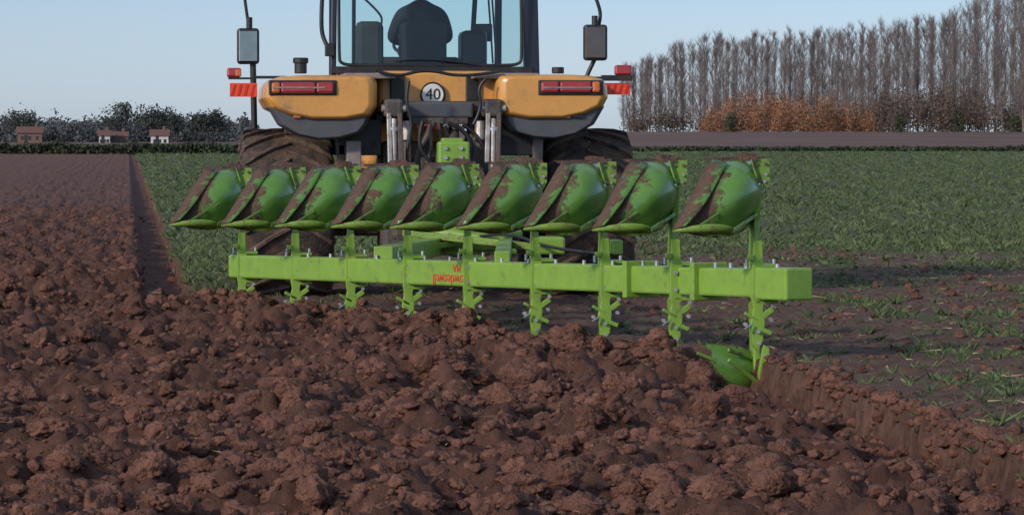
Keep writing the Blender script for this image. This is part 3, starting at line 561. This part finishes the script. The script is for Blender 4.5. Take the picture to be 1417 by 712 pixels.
    prof=[(.06,.0),(.06,.18),(.035,.30),(.04,.45),(.055,.60),(.05,.74),(-.035,.74),(-.05,.58),(-.045,.42),(-.055,.28),(-.07,.16),(-.07,.0)]
    k=len(prof); a2=[o+Vector((.015+x*.5,-.13+.05*math.sin(z*4),z*sz*sc)) for x,z in prof]; b2=[q+Vector((0,.20,0)) for q in a2]
    mesh('leg',a2+b2,[tuple(range(k)),tuple(range(2*k-1,k-1,-1))]+[(i,(i+1)%k,k+(i+1)%k,k+i) for i in range(k)],M_lime,bevel=.004)
for i,u in enumerate(LX):
    Yq=35.2-.95*i; f=i/8; o=S(u,0,Yq); o.z=p0.z+(p8.z-p0.z)*f
    body(o,1,mess=random.uniform(-.04,.05)); body(o,-1,.58 if i<8 else .43,.10 if i<8 else .06,.6 if i<8 else .34)
    q=lambda x,y,z:o+Vector((x,y,z))
    if i==8:
        beam('landside',q(.06,-.45,-.76),q(.06,.40,-.76),.022,.11,M_limed); beam('landside_stay',q(.05,-.16,-.72),q(-.22,-.30,-.52),.022,.03,M_lime)
        a=[q(.035,-.24,-.42),q(.075,-.24,-.44),q(.085,-.24,-.62),q(.07,-.24,-.78),q(.01,-.24,-.78),q(-.0,-.24,-.62)]; b=[w_+Vector((0,.05,0)) for w_ in a]
        mesh('leg_foot',a+b,[tuple(range(6)),tuple(range(11,5,-1))]+[(j,(j+1)%6,6+(j+1)%6,6+j) for j in range(6)],M_lime,bevel=.005)
        for bz in(-.5,-.6,-.7): cyl('bolt',q(.045,-.26,bz),q(.045,-.22,bz),.013,M_bolt,n=8)
    pr=[(-.035,.30),(.03,.30),(.035,.16),(.045,.13),(.045,-.13),(.035,-.17),(.05,-.26),(.035,-.40),(.0,-.47),(-.035,-.42),(-.05,-.27),(-.03,-.17),(-.04,-.12),(-.04,.12),(-.03,.17)]
    a=[q(x,-.22,z) for x,z in pr]; k=len(a); b=[w+Vector((0,.07,0)) for w in a]
    mesh('leg_clamp',a+b,[tuple(range(k)),tuple(range(2*k-1,k-1,-1))]+[(j,(j+1)%k,k+(j+1)%k,k+j) for j in range(k)],M_lime,bevel=.005)
    box('clamp_lug',q(.06,-.12,.125),(.16,.2,.025),M_lime); box('clamp_lug',q(.06,-.12,-.125),(.16,.2,.025),M_lime)
    box('trip_lever',q(-.04,-.20,-.23),(.12,.04,.025),M_limed,rot=Matrix.Rotation(.5,3,'Y')); box('trip_lever',q(.07,-.20,-.20),(.09,.04,.04),M_lime,rot=Matrix.Rotation(-.6,3,'Y')); box('trip_lever',q(.06,-.20,-.33),(.08,.04,.03),M_lime,rot=Matrix.Rotation(.4,3,'Y')); box('clamp_spacer',q(-.05,-.20,.18),(.05,.06,.04),M_limed)
    for bxp,bz in((-.07,.14),(.0,.145),(.12,.14),(.1,-.15),(.09,-.25),(-.09,-.28),(0,-.33),(.005,-.41),(0,.06),(0,-.06)):
        if bz>.1: cyl('bolt',q(bxp,-.15,bz-.02),q(bxp,-.15,bz+.03),.013,M_bolt,n=8)
        else: cyl('bolt',q(bxp,-.245,bz),q(bxp,-.19,bz),.014,M_bolt,n=8)
    if i!=3: cyl('linch_pin',q(-.05,-.25,-.28),q(-.10,-.27,-.31),.008,M_bolt,n=6)
for t in(-1.55,-.62):
    c=p8+dirb*t; beam('splice_collar',c,c+dirb*.06,.29,.27,M_lime); 
for t in np.arange(-1.5,.5,.2):
    c=p8+dirb*t+Vector((0,0,.1)); cyl('bolt',c,c+Vector((0,0,.035)),.014,M_bolt,n=8)
for t in np.arange(-7.3,-1.6,.42):
    c=p8+dirb*t+Vector((0,0,.1))+side*.05; cyl('bolt',c,c+Vector((0,0,.03)),.013,M_bolt,n=8)
nrm=-side if side.y>0 else side
def decal(t,body_,size,dz=0):
    c=p8+dirb*t+nrm*.1025+Vector((0,0,dz)); xax=dirb.copy()
    if xax.cross(Vector((0,0,1))).dot(nrm)<0: xax=-xax
    xa=-xax; ya=Vector((0,0,-1)); ya=(ya-xa*ya.dot(xa)).normalized(); R=Matrix((xa,ya,xa.cross(ya))).transposed().to_4x4()
    text('decal',body_,size,M_decal,Matrix.Translation(c)@R)
decal(-4.25,'Dowdeswell',.12,-.045); decal(-4.15,'MA',.09,.045)
# headstock + turnover
H=lambda u,v,Y=36.9:S(u,v,Y)
bx('headstock_tower',607,196,650,228,36.7,36.95,M_lime,bevel=.02); bx('headstock_neck',613,228,643,262,36.75,36.9,M_lime); bx('headstock_cap',612,191,641,199,36.72,36.9,M_lime)
beam('headstock_side',H(600,250),H(575,345),.06,.14,M_lime); beam('headstock_side',H(655,250),H(700,345),.06,.14,M_lime); bx('cross_shaft',560,338,715,352,36.75,36.9,M_lime); bx('headstock_plate',596,246,658,262,36.78,36.95,M_lime)
for u,v in((617,205),(638,205),(617,218),(638,218)): cyl('bolt',H(u,v,36.68),H(u,v,36.72),.02,M_bolt,n=8)
beam('swing_frame',H(632,335,36.7),p8+dirb*(-5.6)+Vector((0,0,.12)),.16,.16,M_lime); beam('swing_frame',H(700,335,36.6),p8+dirb*(-3.6)+Vector((0,0,.12)),.12,.12,M_lime)
cyl('turnover_bearing',H(632,330,36.5),H(632,330,36.0),.17,M_lime,n=28); beam('frame_tie',S(560,322,35.5),S(775,345,34.5),.08,.06,M_limed); beam('frame_tie',S(575,345,35.0),S(720,322,35.8),.06,.05,M_lime)
bx('frame_box',600,322,700,348,35.3,35.7,M_limed,bevel=.02); bx('frame_box',745,328,782,352,34.3,34.7,M_lime,bevel=.02); bx('frame_box',848,332,862,352,31,31.2,M_lime,bevel=.01)
cyl('turnover_ram',S(590,318,35.4),S(690,336,35.0),.045,M_lime); cyl('ram_rod',S(690,336,35.0),S(740,345,34.7),.025,M_bolt)
tube('hydraulic_hose',[S(640,215,37),S(655,240,36.7),S(668,262,36.4),S(672,300,36.0),S(690,326,35.4)],.013,M_lime)
tube('hydraulic_hose',[S(628,225,37),S(600,262,36.7),S(592,300,36.0),S(610,330,35.4)],.016,M_blk); tube('hydraulic_hose',[S(650,330,35.2),S(700,318,34.8),S(760,345,34.2),S(840,352,31.5)],.014,M_blk)
# ------------------------------------------------ world, sun, camera
EL=math.radians(24); AZ=math.radians(-128)
w=bpy.data.worlds.new('World'); scene.world=w; w.use_nodes=True; nt=w.node_tree; bg=nt.nodes['Background']
sk=nt.nodes.new('ShaderNodeTexSky'); sk.sky_type='NISHITA'; sk.sun_disc=False; sk.sun_elevation=EL; sk.sun_rotation=AZ; sk.air_density=1.0; sk.dust_density=.6; sk.ozone_density=2.0
hs=nt.nodes.new('ShaderNodeHueSaturation'); hs.inputs['Saturation'].default_value=.62; hs.inputs['Value'].default_value=1.25; nt.links.new(sk.outputs[0],hs.inputs['Color'])
tc=nt.nodes.new('ShaderNodeTexCoord'); sx=nt.nodes.new('ShaderNodeSeparateXYZ'); nt.links.new(tc.outputs['Generated'],sx.inputs[0]); rp=nt.nodes.new('ShaderNodeValToRGB'); nt.links.new(sx.outputs[2],rp.inputs[0])
# sky tint by elevation: darkens and cools the band just above the fields
E=rp.color_ramp.elements; E[0].position=0; E[0].color=(.60,.71,.96,1); E[1].position=.35; E[1].color=(.92,.96,1.0,1); e1=E.new(.036); e1.color=(.42,.55,.79,1); e2=E.new(.10); e2.color=(.45,.60,.85,1)
mm=nt.nodes.new('ShaderNodeMix'); mm.data_type='RGBA'; mm.blend_type='MULTIPLY'; mm.inputs['Factor'].default_value=1; nt.links.new(hs.outputs[0],mm.inputs['A']); nt.links.new(rp.outputs[0],mm.inputs['B']); nt.links.new(mm.outputs['Result'],bg.inputs[0]); bg.inputs[1].default_value=.15
sd=bpy.data.lights.new('sun','SUN'); sd.energy=2.8; sd.angle=math.radians(4); sd.color=(1,.85,.70); so=bpy.data.objects.new('sun',sd); col.objects.link(so)
sv=Vector((math.sin(AZ)*math.cos(EL),math.cos(AZ)*math.cos(EL),math.sin(EL))); so.rotation_euler=sv.to_track_quat('Z','Y').to_euler(); so.location=sv*50
cd=bpy.data.cameras.new('camera'); cd.sensor_width=36; cd.lens=36*F/1417; cd.clip_start=.5; cd.clip_end=9000; co=bpy.data.objects.new('camera',cd); col.objects.link(co); co.location=(0,0,EYE); co.rotation_euler=(math.pi/2-PITCH,0,YAW); scene.camera=co
scene.view_settings.view_transform='Standard'; scene.view_settings.look='None'; scene.view_settings.exposure=0
